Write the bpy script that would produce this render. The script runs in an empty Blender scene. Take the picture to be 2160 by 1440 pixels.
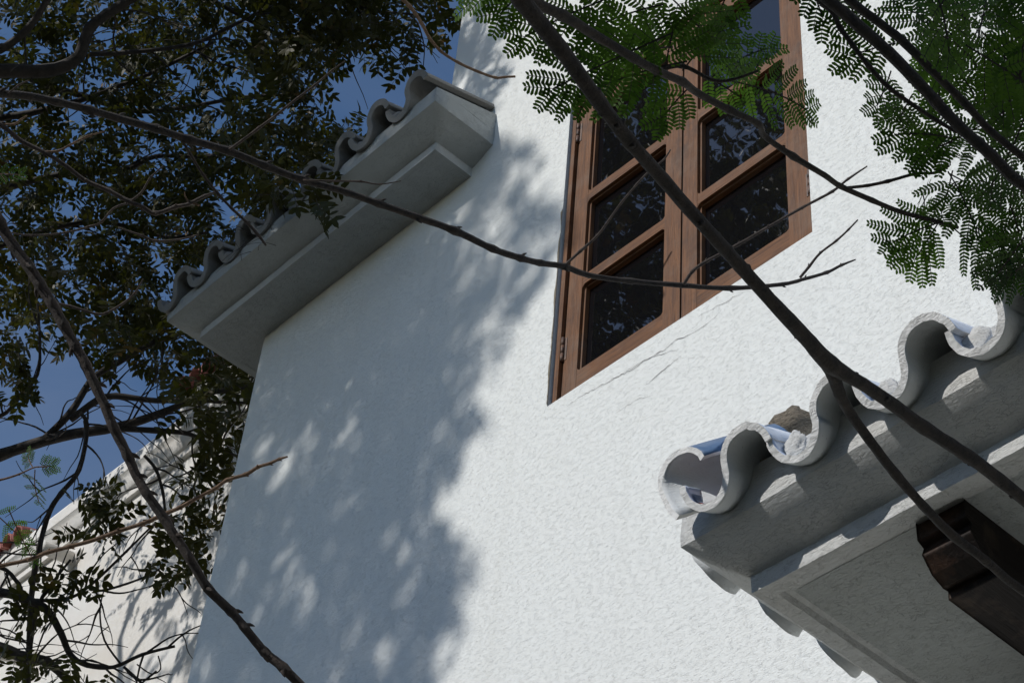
import bpy, math, random
from mathutils import Vector, Matrix, noise
random.seed(7)
R = math.radians
scene = bpy.context.scene
col = scene.collection

# ------------------------------------------------------------------ camera
F = 4080.5                                   # focal length in units of 1/2160 of the picture width
CAM = Vector((0, 0, 1.6))
MR = Vector((0.68345438, 0.72657161, 0.06980205))
MD = Vector((-0.47511083, 0.51451163, -0.71375644))
MF = Vector((-0.55479929, 0.45406723, 0.69685379))
cd = bpy.data.cameras.new("Camera")
cam = bpy.data.objects.new("Camera", cd)
col.objects.link(cam)
cd.sensor_width = 36.0
cd.lens = 36.0 * F / 2160
cd.clip_start = 0.05
cd.clip_end = 2000
up = -MD
bk = -MF
cam.matrix_world = Matrix(((MR.x, up.x, bk.x, CAM.x), (MR.y, up.y, bk.y, CAM.y), (MR.z, up.z, bk.z, CAM.z), (0, 0, 0, 1)))
scene.camera = cam

# ------------------------------------------------------------------ light
SUN = Vector((-0.19, -0.80, 0.635)).normalized()
elev = math.asin(SUN.z)
az = math.atan2(SUN.x, SUN.y)
world = bpy.data.worlds.new("World")
scene.world = world
world.use_nodes = True
wn = world.node_tree
sky = wn.nodes.new('ShaderNodeTexSky')
sky.sky_type = 'NISHITA'
sky.sun_disc = False
sky.sun_elevation = elev
sky.sun_rotation = az
sky.air_density = 1.0
sky.dust_density = 0.6
sky.ozone_density = 1.8
sky.altitude = 600
tcw = wn.nodes.new('ShaderNodeTexCoord'); mpw = wn.nodes.new('ShaderNodeMapping'); mpw.inputs['Scale'].default_value = (3, 1.2, 5); mpw.inputs['Rotation'].default_value = (0.3, 0.5, 0.9)
nw = wn.nodes.new('ShaderNodeTexNoise'); nw.inputs['Scale'].default_value = 2.2; nw.inputs['Detail'].default_value = 7; nw.inputs['Roughness'].default_value = 0.55; nw.inputs['Distortion'].default_value = 0.6
rw = wn.nodes.new('ShaderNodeValToRGB'); rw.color_ramp.elements[0].position = 0.42; rw.color_ramp.elements[1].position = 0.85
rw.color_ramp.elements[1].color = (0.3, 0.3, 0.3, 1)
mw = wn.nodes.new('ShaderNodeMix'); mw.data_type = 'RGBA'; mw.inputs[7].default_value = (3.4, 3.7, 4.5, 1)
wn.links.new(tcw.outputs['Generated'], mpw.inputs[0]); wn.links.new(mpw.outputs[0], nw.inputs['Vector']); wn.links.new(nw.outputs['Fac'], rw.inputs[0])
wn.links.new(rw.outputs[0], mw.inputs[0]); hs = wn.nodes.new('ShaderNodeHueSaturation'); hs.inputs['Saturation'].default_value = 1.14; hs.inputs['Value'].default_value = 1.18
wn.links.new(sky.outputs[0], hs.inputs['Color']); wn.links.new(hs.outputs[0], mw.inputs[6])
wn.links.new(mw.outputs[2], wn.nodes['Background'].inputs[0])
wn.nodes['Background'].inputs[1].default_value = 0.088
sl = bpy.data.lights.new("Sun", 'SUN')
sl.energy = 3.12
sl.angle = R(0.55)
sl.color = (1.0, 0.972, 0.935)
so = bpy.data.objects.new("Sun", sl)
col.objects.link(so)
so.rotation_euler = (-SUN).to_track_quat('-Z', 'Y').to_euler()
so.location = (0, -10, 20)
scene.view_settings.view_transform = 'Standard'
scene.view_settings.look = 'None'
scene.view_settings.exposure = 0.0
scene.view_settings.gamma = 1.0

# ------------------------------------------------------------------ places
def ray(x, y):
    return (MR * (x - 1080) + MD * (y - 720) + MF * F) / F
def PY(x, y, Y):
    d = ray(x, y); return CAM + d * (Y / d.y)
def PX(x, y, X):
    d = ray(x, y); return CAM + d * (X / d.x)
def PD(x, y, D):
    return CAM + ray(x, y) * D

# ------------------------------------------------------------------ materials
def mat(name):
    m = bpy.data.materials.new(name); m.use_nodes = True
    nt = m.node_tree; b = nt.nodes['Principled BSDF']
    return m, nt, b
def N(nt, t, **k):
    n = nt.nodes.new(t)
    for a, v in k.items(): setattr(n, a, v)
    return n
def coords(nt, scale=(1, 1, 1), rot=(0, 0, 0)):
    tc = N(nt, 'ShaderNodeTexCoord'); mp = N(nt, 'ShaderNodeMapping')
    mp.inputs['Scale'].default_value = scale; mp.inputs['Rotation'].default_value = rot
    nt.links.new(tc.outputs['Object'], mp.inputs[0]); return mp.outputs[0]
def noise_tex(nt, co, scale, detail=4, rough=0.6, dist=0.0):
    n = N(nt, 'ShaderNodeTexNoise'); n.inputs['Scale'].default_value = scale
    n.inputs['Detail'].default_value = detail; n.inputs['Roughness'].default_value = rough
    n.inputs['Distortion'].default_value = dist
    nt.links.new(co, n.inputs['Vector']); return n.outputs['Fac']
def ramp(nt, fac, stops):
    r = N(nt, 'ShaderNodeValToRGB'); e = r.color_ramp.elements
    while len(e) < len(stops): e.new(0.5)
    for i, (p, c) in enumerate(stops):
        e[i].position = p; e[i].color = (c[0], c[1], c[2], 1) if hasattr(c, '__len__') else (c, c, c, 1)
    nt.links.new(fac, r.inputs[0]); return r.outputs[0]
def mixc(nt, fac, a, b, mode='MIX'):
    m = N(nt, 'ShaderNodeMix'); m.data_type = 'RGBA'; m.blend_type = mode
    for s, v in ((0, fac), (6, a), (7, b)):
        if isinstance(v, (int, float)): m.inputs[s].default_value = v
        elif isinstance(v, tuple): m.inputs[s].default_value = (v[0], v[1], v[2], 1)
        else: nt.links.new(v, m.inputs[s])
    return m.outputs[2]
def madd(nt, a, b, k):
    m = N(nt, 'ShaderNodeMath', operation='MULTIPLY_ADD')
    nt.links.new(b, m.inputs[0]); m.inputs[1].default_value = k; nt.links.new(a, m.inputs[2]); return m.outputs[0]
def bump(nt, b, h, dist, strength=1.0):
    n = N(nt, 'ShaderNodeBump'); n.inputs['Distance'].default_value = dist; n.inputs['Strength'].default_value = strength
    nt.links.new(h, n.inputs['Height']); nt.links.new(n.outputs[0], b.inputs['Normal'])

def stucco(name, c, grain=1.0, rough=0.75, stain=0.06, big=0.25, scale=1.0, tint=(0.55, 0.5, 0.42)):
    m, nt, b = mat(name)
    co = coords(nt, (1, 1, 1.6)); cod = coords(nt, (0.55, 1, 1.7), (0, R(-14), 0))
    fine = noise_tex(nt, cod, 150 * scale, 3, 0.65, 0.4)
    mid = noise_tex(nt, cod, 70 * scale, 2, 0.5, 0.2)
    tick = N(nt, 'ShaderNodeTexVoronoi'); tick.feature = 'DISTANCE_TO_EDGE'; tick.inputs['Scale'].default_value = 95 * scale
    wob = noise_tex(nt, co, 30, 3)
    add = N(nt, 'ShaderNodeVectorMath', operation='ADD'); sc = N(nt, 'ShaderNodeVectorMath', operation='SCALE')
    sc.inputs['Scale'].default_value = 0.05
    nt.links.new(wob, sc.inputs[0]); nt.links.new(cod, add.inputs[0]); nt.links.new(sc.outputs[0], add.inputs[1])
    nt.links.new(add.outputs[0], tick.inputs['Vector'])
    edge = ramp(nt, tick.outputs['Distance'], [(0.0, 0.0), (0.06, 1.0)])
    gate = ramp(nt, noise_tex(nt, co, 45, 3, 0.7), [(0.44, 0.0), (0.56, 1.0)])
    tk = mixc(nt, gate, (1, 1, 1), edge)
    large = noise_tex(nt, co, 3.5, 3)
    h = madd(nt, madd(nt, madd(nt, fine, mid, 0.35), tk, 0.35), large, big * 2.5)
    drag = ramp(nt, noise_tex(nt, coords(nt, (8, 8, 70), (0, R(-9), 0)), 1.0, 3, 0.6), [(0.56, 0.0), (0.66, 1.0)])
    h = madd(nt, h, drag, -0.12)
    bump(nt, b, h, 0.0029 * grain, 1.0)
    blot = ramp(nt, noise_tex(nt, co, 1.7, 5, 0.65), [(0.35, 0.0), (0.75, 1.0)])
    k = N(nt, 'ShaderNodeMath', operation='MULTIPLY'); k.inputs[1].default_value = stain * 2
    nt.links.new(blot, k.inputs[0])
    cc = mixc(nt, k.outputs[0], c, tint)
    st = ramp(nt, noise_tex(nt, coords(nt, (9, 9, 0.35)), 1.0, 5, 0.6), [(0.5, 0.0), (0.85, 0.16)])
    cc = mixc(nt, st, cc, (c[0] * 0.6, c[1] * 0.57, c[2] * 0.5))
    speck = ramp(nt, noise_tex(nt, coords(nt, (1, 1, 1)), 170, 2, 0.5), [(0.68, 0.0), (0.75, 0.45)])
    cc = mixc(nt, speck, cc, (c[0] * 0.42, c[1] * 0.42, c[2] * 0.4))
    nt.links.new(cc, b.inputs['Base Color']); b.inputs['Roughness'].default_value = rough
    b.inputs['Specular IOR Level'].default_value = 0.3
    return m
M_wall = stucco('white_stucco', (0.80, 0.81, 0.775), 0.8, stain=0.03)
M_mould = stucco('painted_plaster', (0.58, 0.59, 0.58), 1.1, stain=0.22, big=0.6)
M_old = stucco('weathered_and_shade_plaster', (0.46, 0.48, 0.465), 1.2, stain=0.22, tint=(0.2, 0.19, 0.17))
M_far = stucco('cream_stucco', (0.79, 0.775, 0.74), 0.8, stain=0.2, big=0.8, tint=(0.62, 0.52, 0.38))
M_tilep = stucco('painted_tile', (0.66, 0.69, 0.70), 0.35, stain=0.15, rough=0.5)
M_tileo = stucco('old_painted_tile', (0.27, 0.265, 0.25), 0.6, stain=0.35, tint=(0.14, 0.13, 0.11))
M_mortar = stucco('white_mortar', (0.80, 0.80, 0.78), 0.9, stain=0.15)
M_mortarb = stucco('brown_mortar', (0.34, 0.29, 0.21), 3.0, stain=0.4, tint=(0.12, 0.1, 0.08))
M_crack = mat('crack_dark')[0]; M_crack.node_tree.nodes['Principled BSDF'].inputs['Base Color'].default_value = (0.16, 0.15, 0.14, 1)

def glaze(name, c, rough=0.2):
    m, nt, b = mat(name)
    co = coords(nt)
    f = ramp(nt, noise_tex(nt, co, 35, 5, 0.7), [(0.35, 0.0), (0.8, 1.0)])
    nt.links.new(mixc(nt, f, c, tuple(min(1, x * 1.25 + 0.04) for x in c)), b.inputs['Base Color'])
    b.inputs['Roughness'].default_value = rough
    bump(nt, b, noise_tex(nt, co, 40, 3), 0.0012)
    return m
M_blue = glaze('blue_glaze', (0.075, 0.135, 0.24), 0.35)
M_pale = glaze('pale_blue_glaze', (0.52, 0.60, 0.74), 0.25)
M_terra = glaze('terracotta', (0.42, 0.13, 0.08), 0.6)
M_redt = glaze('red_tile', (0.30, 0.09, 0.065), 0.6)

def wood(name, sc, c1=(0.205, 0.086, 0.031), c2=(0.075, 0.030, 0.012)):
    m, nt, b = mat(name)
    co = coords(nt, sc)
    g = noise_tex(nt, co, 1.0, 6, 0.65, 0.6)
    cc = mixc(nt, ramp(nt, g, [(0.3, 0.0), (0.7, 1.0)]), c2, c1)
    w = ramp(nt, noise_tex(nt, coords(nt), 7, 5, 0.65), [(0.48, 0.0), (0.74, 0.65)])
    cc = mixc(nt, w, cc, (0.17, 0.115, 0.08))
    d = ramp(nt, noise_tex(nt, coords(nt), 5, 6, 0.7), [(0.55, 0.0), (0.64, 0.6)])
    cc = mixc(nt, d, cc, (0.07, 0.035, 0.02))
    nt.links.new(cc, b.inputs['Base Color']); b.inputs['Roughness'].default_value = 0.6; b.inputs['Specular IOR Level'].default_value = 0.2
    bump(nt, b, g, 0.0025)
    return m
M_woodv = wood('wood_upright', (110, 110, 7))
M_woodh = wood('wood_level', (7, 110, 110))
M_woodd = wood('dark_wood', (90, 8, 90), (0.016, 0.010, 0.007), (0.008, 0.005, 0.004))
M_shade, _nt, _b = mat('shade_black'); _b.inputs['Base Color'].default_value = (0.012, 0.01, 0.009, 1); _b.inputs['Roughness'].default_value = 0.8
M_glass, nt, b = mat('dark_glass')
b.inputs['Base Color'].default_value = (0.006, 0.006, 0.007, 1); b.inputs['Roughness'].default_value = 0.015
b.inputs['IOR'].default_value = 2.05
bump(nt, b, noise_tex(nt, coords(nt), 5, 2), 0.0006)
M_iron, nt, b = mat('rusty_iron')
cc = mixc(nt, ramp(nt, noise_tex(nt, coords(nt), 60, 4), [(0.4, 0.0), (0.6, 1.0)]), (0.06, 0.035, 0.025), (0.14, 0.07, 0.04))
nt.links.new(cc, b.inputs['Base Color']); b.inputs['Roughness'].default_value = 0.6

def bark(name, c1, c2, sc=60):
    m, nt, b = mat(name)
    co = coords(nt)
    f = noise_tex(nt, co, sc, 6, 0.78)
    nt.links.new(mixc(nt, ramp(nt, f, [(0.35, 0.0), (0.7, 1.0)]), c1, c2), b.inputs['Base Color'])
    b.inputs['Roughness'].default_value = 0.8
    bump(nt, b, f, 0.009)
    return m
M_barkd = bark('dark_bark', (0.008, 0.006, 0.005), (0.050, 0.036, 0.026))
M_barkg = bark('grey_brown_bark', (0.035, 0.024, 0.018), (0.10, 0.07, 0.052))
M_barkt = bark('tan_twig', (0.13, 0.07, 0.035), (0.30, 0.19, 0.11), 90)
M_barkl = bark('black_brown_bark', (0.02, 0.016, 0.013), (0.06, 0.048, 0.038), 20)

def leafmat(name, ca, cb, trans, sc=3.0, cc3=None):
    m, nt, b = mat(name)
    out = nt.nodes['Material Output']
    co = coords(nt)
    f = ramp(nt, noise_tex(nt, co, sc, 4, 0.7), [(0.35, 0.0), (0.65, 1.0)])
    c = mixc(nt, f, ca, cb)
    if cc3:
        f2 = ramp(nt, noise_tex(nt, co, sc * 2.3, 3, 0.6), [(0.62, 0.0), (0.72, 1.0)])
        c = mixc(nt, f2, c, cc3)
    nt.links.new(c, b.inputs['Base Color']); b.inputs['Roughness'].default_value = 0.5
    b.inputs['Specular IOR Level'].default_value = 0.25
    tr = N(nt, 'ShaderNodeBsdfTranslucent')
    nt.links.new(mixc(nt, 1.0, c, (1.1, 1.3, 0.55), 'MULTIPLY'), tr.inputs[0])
    ms = N(nt, 'ShaderNodeMixShader'); ms.inputs[0].default_value = trans
    nt.links.new(b.outputs[0], ms.inputs[1]); nt.links.new(tr.outputs[0], ms.inputs[2])
    nt.links.new(ms.outputs[0], out.inputs['Surface'])
    return m
M_leaf = leafmat('broad_leaf', (0.030, 0.032, 0.007), (0.062, 0.055, 0.010), 0.35, 1.5, (0.13, 0.065, 0.014))
M_feather = leafmat('feather_leaf', (0.020, 0.048, 0.010), (0.08, 0.14, 0.026), 0.5, 5.0)

M_ground, nt, b = mat('garden_ground')
cc = mixc(nt, ramp(nt, noise_tex(nt, coords(nt), 0.8, 6), [(0.4, 0.0), (0.6, 1.0)]), (0.03, 0.028, 0.022), (0.018, 0.02, 0.012))
nt.links.new(cc, b.inputs['Base Color']); b.inputs['Roughness'].default_value = 0.9

# ------------------------------------------------------------------ object helpers
def tag(o, label=None, cat=None, group=None, kind=None):
    if label: o['label'] = label
    if cat: o['category'] = cat
    if group: o['group'] = group
    if kind: o['kind'] = kind
    return o
ORG = {}
def empty(name, loc):
    o = bpy.data.objects.new(name, None); col.objects.link(o); o.location = loc
    o.empty_display_size = 0.2; ORG[o.name] = Vector(loc); return o
class MB:
    def __init__(s): s.v = []; s.f = []; s.m = []; s.sm = []
    def add(s, vs, fs, mi=0, smooth=False):
        n = len(s.v); s.v += [tuple(v) for v in vs]
        for f in fs: s.f.append(tuple(i + n for i in f)); s.m.append(mi); s.sm.append(smooth)
    def box(s, x0, x1, y0, y1, z0, z1, mi=0):
        s.add([(x, y, z) for x in (x0, x1) for y in (y0, y1) for z in (z0, z1)],
              [(0, 1, 3, 2), (4, 6, 7, 5), (0, 4, 5, 1), (2, 3, 7, 6), (0, 2, 6, 4), (1, 5, 7, 3)], mi)
    def build(s, name, mats, parent=None, bevel=0):
        org = ORG[parent.name] if parent else Vector((0, 0, 0))
        me = bpy.data.meshes.new(name)
        me.from_pydata([(v[0] - org.x, v[1] - org.y, v[2] - org.z) for v in s.v], [], s.f)
        if not isinstance(mats, (list, tuple)): mats = [mats]
        for m in mats: me.materials.append(m)
        me.polygons.foreach_set('material_index', s.m); me.polygons.foreach_set('use_smooth', s.sm)
        me.update()
        o = bpy.data.objects.new(name, me); col.objects.link(o)
        if parent: o.parent = parent
        ORG[o.name] = org
        if bevel:
            md = o.modifiers.new('bevel', 'BEVEL'); md.width = bevel; md.segments = 2; md.limit_method = 'ANGLE'
        return o
def cat_rom(P, rr, sub):
    out = []; ro = []
    n = len(P)
    for i in range(n - 1):
        p0 = P[max(i - 1, 0)]; p1 = P[i]; p2 = P[i + 1]; p3 = P[min(i + 2, n - 1)]
        for k in range(sub):
            t = k / sub
            out.append(0.5 * ((2 * p1) + (p2 - p0) * t + (2 * p0 - 5 * p1 + 4 * p2 - p3) * t * t + (3 * p1 - p0 - 3 * p2 + p3) * t ** 3))
            ro.append(rr[i] + (rr[i + 1] - rr[i]) * t)
    out.append(P[-1].copy()); ro.append(rr[-1]); return out, ro
def tube(mb, P, rr, sides=8, sub=4, knots=0.0, rough=0.0, mi=0, close=True):
    P = [Vector(p) for p in P]
    if sub > 1: Q, ro = cat_rom(P, rr, sub)
    else: Q, ro = P, list(rr)
    n = len(Q); vs = []; fs = []
    t = (Q[1] - Q[0]).normalized(); a = t.orthogonal().normalized()
    for i in range(n):
        t2 = (Q[min(i + 1, n - 1)] - Q[max(i - 1, 0)])
        if t2.length < 1e-9: t2 = t
        t2 = t2.normalized(); a = (a - t2 * a.dot(t2)).normalized(); bb = t2.cross(a)
        r = ro[i]
        if knots and i % sub == 0 and 0 < i < n - 1: r *= 1 + knots * random.random()
        for k in range(sides):
            th = 2 * math.pi * k / sides
            q = r * (1 + (noise.noise(Q[i] * 60 + Vector((k, 0, 0))) * rough if rough else 0))
            vs.append(Q[i] + (a * math.cos(th) + bb * math.sin(th)) * q)
    for i in range(n - 1):
        for k in range(sides):
            k2 = (k + 1) % sides
            fs.append((i * sides + k, i * sides + k2, (i + 1) * sides + k2, (i + 1) * sides + k))
    if close: fs.append(tuple(range(sides))[::-1]); fs.append(tuple((n - 1) * sides + k for k in range(sides)))
    mb.add(vs, fs, mi, True)
    return Q
def pxtube(mb, pts, w, D, sides=8, knots=0.25, rough=0.15, pre=None, sub=5, mi=0):
    """pts on the view, w widths, D distances along the axis; real radius from the distance."""
    n = len(pts)
    def at(L, i):
        if not isinstance(L, (list, tuple)): return L
        if len(L) == n: return L[i]
        t = i / (n - 1) * (len(L) - 1); k = min(int(t), len(L) - 2); return L[k] + (L[k + 1] - L[k]) * (t - k)
    P = [PD(p[0], p[1], at(D, i)) for i, p in enumerate(pts)]
    rr = [at(w, i) * at(D, i) / F / 2 for i in range(n)]
    if pre:
        e0 = P[0] - (P[1] - P[0]).normalized() * min(0.8, 0.12 * (P[0] - CAM).length)
        P = [e0] + P; rr = [rr[0] * 1.05] + rr
        P = [Vector(q[:3]) for q in pre] + P; rr = [q[3] for q in pre] + rr
    tube(mb, P, rr, sides, sub, knots, rough)
    return P, rr

# ------------------------------------------------------------------ ground
g = MB(); g.add([(-300, -300, 0), (300, -300, 0), (300, 300, 0), (-300, 300, 0)], [(0, 1, 2, 3)])
tag(g.build('ground', M_ground), kind='structure')

# ------------------------------------------------------------------ white house
Z0 = 1.6
WY = 3.0
house = tag(empty('white_house', (-3.0, 3.0, 0)), 'white stucco house wall with wooden window, tiled eave and tiled canopy', 'house')
w = MB()
X0, X1, XT, XR_ = -5.352, -3.452, -4.246, 4.0
WX0, WX1, WZ0, WZ1 = -3.452, -2.352, 4.172 + Z0, 5.702 + Z0
TOP = 13.0; LOW = 6.0 + Z0
nz = lambda x, z: 0.006 * noise.noise(Vector((x * 1.3, 0, z * 1.3)))
def front(xa, xb, za, zb):
    nx = max(1, int((xb - xa) / 0.25)); nn = max(1, int((zb - za) / 0.25))
    vs = [(xa + (xb - xa) * i / nx, WY, za + (zb - za) * j / nn) for j in range(nn + 1) for i in range(nx + 1)]
    fs = [(j * (nx + 1) + i, j * (nx + 1) + i + 1, (j + 1) * (nx + 1) + i + 1, (j + 1) * (nx + 1) + i) for j in range(nn) for i in range(nx)]
    w.add(vs, fs)
RB = 0.018
front(X0 + RB, WX0, 0, LOW); front(XT + RB, WX0, LOW, TOP)
front(WX0, WX1, 0, WZ0); front(WX0, WX1, WZ1, TOP); front(WX1, XR_, 0, TOP)
def round_edge(x, za, zb, yb):
    pts = [(x + RB - RB * math.sin(a), WY + RB - RB * math.cos(a)) for a in [R(15 * k) for k in range(7)]] + [(x, yb)]
    vs = []; n = len(pts)
    for z in (za, zb): vs += [(p[0], p[1], z) for p in pts]
    w.add(vs, [(i + 1, i, n + i, n + i + 1) for i in range(n - 1)], 0, False)
round_edge(X0, 0, LOW, 8.0); round_edge(XT, LOW - 0.3, TOP, 8.0)
w.add([(X0, 8, 0), (XR_, 8, 0), (XR_, 8, TOP), (X0, 8, LOW)], [(0, 1, 2, 3)])
w.add([(XR_, 3, 0), (XR_, 8, 0), (XR_, 8, TOP), (XR_, 3, TOP)], [(0, 1, 2, 3)])
w.add([(XT, 3.02, TOP), (XR_, 3.0, TOP), (XR_, 8, TOP), (XT, 8, TOP)], [(0, 1, 2, 3)])
w.add([(X0, 3.02, LOW), (XT + 0.01, 3.02, LOW), (XT + 0.01, 8, LOW + 1.6), (X0, 8, LOW + 1.6)], [(0, 1, 2, 3)])
# reveal of the window opening, ragged plaster edge
dep = 0.14
n = 40
for (xa, za, xb, zb) in ((WX0, WZ0, WX0, WZ1), (WX0, WZ1, WX1, WZ1), (WX1, WZ1, WX1, WZ0), (WX1, WZ0, WX0, WZ0)):
    vs = []
    for i in range(n + 1):
        t = i / n; x = xa + (xb - xa) * t; z = za + (zb - za) * t
        vs += [(x, WY, z), (x, WY + dep, z)]
    w.add(vs, [(2 * i, 2 * i + 1, 2 * i + 3, 2 * i + 2) for i in range(n)])
wall = w.build('wall', M_wall, house)
# cracks below the window
def crack(pts, wd):
    mb = MB(); P = []
    for i in range(len(pts) - 1):
        a = PY(pts[i][0], pts[i][1], WY); b_ = PY(pts[i + 1][0], pts[i + 1][1], WY)
        k = max(2, int((b_ - a).length / 0.012))
        for j in range(k):
            p = a.lerp(b_, j / k); P.append(Vector((p.x, 0, p.z + random.uniform(-0.004, 0.004))))
    vs = []; m = len(P)
    for i, p in enumerate(P):
        hw = wd * math.sin(math.pi * (i + 0.5) / m) ** 0.5 * random.uniform(0.4, 1.1)
        vs += [(p.x, WY - 0.0015, p.z - hw), (p.x, WY - 0.0015, p.z + hw)]
    mb.add(vs, [(2 * i, 2 * i + 2, 2 * i + 3, 2 * i + 1) for i in range(m - 1)])
    o = mb.build('crack', M_crack, wall); return o
crack([(1195, 858), (1230, 833), (1283, 806), (1330, 782), (1365, 758), (1410, 742), (1440, 736)], 0.0012)
crack([(1283, 806), (1345, 770), (1400, 740), (1425, 718), (1470, 700), (1495, 682), (1530, 650)], 0.0014)
crack([(1362, 812), (1385, 796), (1410, 772), (1430, 758), (1448, 742)], 0.0014)
crack([(1300, 870), (1350, 842), (1385, 830)], 0.0007)
crack([(1475, 668), (1512, 648), (1560, 622), (1590, 612)], 0.0008)

# window -----------------------------------------------------------
FY = WY + 0.022                               # front of the sashes
fr = MB()
fr.box(WX0 + 0.002, WX0 + 0.011, WY + 0.03, WY + 0.12, WZ0 + 0.003, WZ1 - 0.003, 1)  # near-black strip: shade of the gap beside the frame, put in as colour
fr.box(WX0 + 0.0112, WX0 + 0.03, WY + 0.008, WY + 0.12, WZ0 + 0.003, WZ1 - 0.003)
fr.box(WX1 - 0.012, WX1 - 0.003, WY + 0.012, WY + 0.12, WZ0 + 0.003, WZ1 - 0.003)
fr.box(WX0 + 0.03, WX1 - 0.012, WY + 0.012, WY + 0.12, WZ1 - 0.03, WZ1 - 0.003)
fr.box(WX0 + 0.03, WX1 - 0.012, WY + 0.03, WY + 0.12, WZ0 + 0.003, WZ0 + 0.015)
fr.box(WX0 + 0.003, WX1 - 0.003, WY + 0.121, WY + 0.135, WZ0 + 0.003, WZ1 - 0.003, 1)
window = fr.build('window_frame', [M_woodv, M_shade], house)
XM = -2.893
S1 = (WX0 + 0.036, XM - 0.004); S2 = (XM + 0.004, WX1 - 0.014)
PZ = [(4.276, 4.676), (4.721, 5.105), (5.150, 5.595)]
for si, (a, b_) in enumerate((S1, S2)):
    v0 = WZ0 + 0.006; v1 = WZ1 - 0.036
    xi0 = (-3.350 if si == 0 else -2.826); xi1 = (-2.970 if si == 0 else -2.455)
    mb = MB()
    mb.box(a, xi0, FY, FY + 0.045, v0, v1, 0); mb.box(xi1, b_, FY, FY + 0.045, v0, v1, 0)
    zs = [v0] + [z + Z0 for p in PZ for z in p] + [v1]
    for k in range(0, len(zs), 2):
        mb.box(xi0, xi1, FY + 0.001, FY + 0.044, zs[k], zs[k + 1], 1)
    # stepped glazing moulding and rounded corners round each pane
    for (za, zb) in PZ:
        za += Z0; zb += Z0; q = 0.009; y0 = FY + 0.012; y1 = FY + 0.04
        mb.box(xi0, xi0 + q, y0, y1, za, zb, 0); mb.box(xi1 - q * 0.6, xi1, y0, y1, za, zb, 0)
        mb.box(xi0 + q, xi1 - q * 0.6, y0 + 0.001, y1, za, za + q * 0.7, 1); mb.box(xi0 + q, xi1 - q * 0.6, y0 + 0.001, y1, zb - q, zb, 1)
        for (cx, cz, sx, sz) in ((xi0, za, 1, 1), (xi0, zb, 1, -1), (xi1, za, -1, 1), (xi1, zb, -1, -1)):
            r = 0.017; arc = [(cx + sx * (r - r * math.sin(t)), cz + sz * (r - r * math.cos(t))) for t in [R(15 * k) for k in range(7)]]
            pts = [(cx, cz)] + arc; m = len(pts)
            vs = [(p[0], FY + 0.0015, p[1]) for p in pts] + [(p[0], FY + 0.041, p[1]) for p in pts]
            mb.add(vs, [tuple(range(m)), tuple(range(2 * m - 1, m - 1, -1))] + [(i, (i + 1) % m, m + (i + 1) % m, m + i) for i in range(m)], 0)
    # meeting stile groove
    o = mb.build('sash', [M_woodv, M_woodh], window, bevel=0.0022)
    for (za, zb) in PZ:
        gm = MB(); gm.box(xi0 + 0.002, xi1 - 0.002, FY + 0.030, FY + 0.034, za + Z0 + 0.001, zb + Z0 - 0.001)
        gm.build('pane', M_glass, window)
gp = MB(); gp.box(XM - 0.003, XM + 0.003, FY + 0.006, FY + 0.04, WZ0 + 0.006, WZ1 - 0.036); gp.build('gap_shade_strip', M_shade, window)  # near-black filler painted as the shade between the two sashes
for (x, z) in ((WX0 + 0.033, 4.36), (WX0 + 0.033, 5.47), (WX1 - 0.013, 4.36), (WX1 - 0.013, 5.47)):
    hb = MB()
    for k in range(3):
        tube(hb, [(x, FY - 0.006, z + Z0 + 0.036 * k), (x, FY - 0.006, z + Z0 + 0.034 + 0.036 * k)], [0.0065, 0.0065], 10, 1)
    hb.box(x - 0.016, x + 0.016, FY - 0.002, FY + 0.003, z + Z0 + 0.004, z + Z0 + 0.104)
    hb.build('hinge', M_iron, window)
# rough dark plaster lip left of the frame
lp = MB(); vs = []; m = 60
for i in range(m + 1):
    z = WZ0 + (WZ1 - WZ0) * 0.62 * i / m
    wv = 0.007 + 0.006 * noise.noise(Vector((0, 0, z * 9))) + random.uniform(-0.0015, 0.0015)
    if i in (0, m): wv = 0.001
    vs += [(WX0 + 0.001, WY - 0.0035, z), (WX0 - max(wv, 0.001), WY - 0.0012, z)]
lp.add(vs, [(2 * i, 2 * i + 2, 2 * i + 3, 2 * i + 1) for i in range(m)])
lp.build('broken_plaster', M_mortarb, wall)

# mouldings ----------------------------------------------------------
def sweep(mb, XL, XR, Yf, Yb, prof, step=0.04, amp=0.0025, mi=0, left=True, right=True, YbL=None):
    YbL = YbL or Yb
    """profile (offset outwards, z) carried round left return, front and right return with mitres"""
    def path(o):
        p = []
        if left:
            n1 = max(2, int((YbL - Yf) / step))
            p += [(XL - o, YbL + (Yf - o - YbL) * i / n1) for i in range(n1)]
        n2 = max(2, int((XR - XL) / step))
        p += [(XL - o + (XR - XL + 2 * o) * i / n2, Yf - o) for i in range(n2 + 1)]
        if right:
            n1 = max(2, int((Yb - Yf) / step))
            p += [(XR + o, Yf - o + (Yb - Yf + o) * i / n1) for i in range(1, n1 + 1)]
        return p
    vs = []; m = None
    for (o, z) in prof:
        pp = path(o); m = len(pp)
        for (x, y) in pp:
            d = noise.noise_vector(Vector((x * 7, y * 7, z * 7))) * amp + noise.noise_vector(Vector((x * 30, y * 30, z * 30))) * amp * 0.5
            vs.append((x + d.x, (y + d.y if y < Yb - 1e-6 or x < XL + 0.3 else min(y + d.y, Yb)), z + d.z))
    fs = [(j * m + i, j * m + i + 1, (j + 1) * m + i + 1, (j + 1) * m + i) for j in range(len(prof) - 1) if prof[j] != prof[j + 1] for i in range(m - 1)]
    mb.add(vs, fs, mi, True)
def cove(o0, z0, o1, z1, n=7):
    out = []
    for i in range(n + 1):
        t = i / n; s = t * t * (3 - 2 * t)
        out.append((o0 + (o1 - o0) * t, z0 + (z1 - z0) * (0.35 * t + 0.65 * (s * 0.6 + 0.4 * t * t))))
    return out
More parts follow.
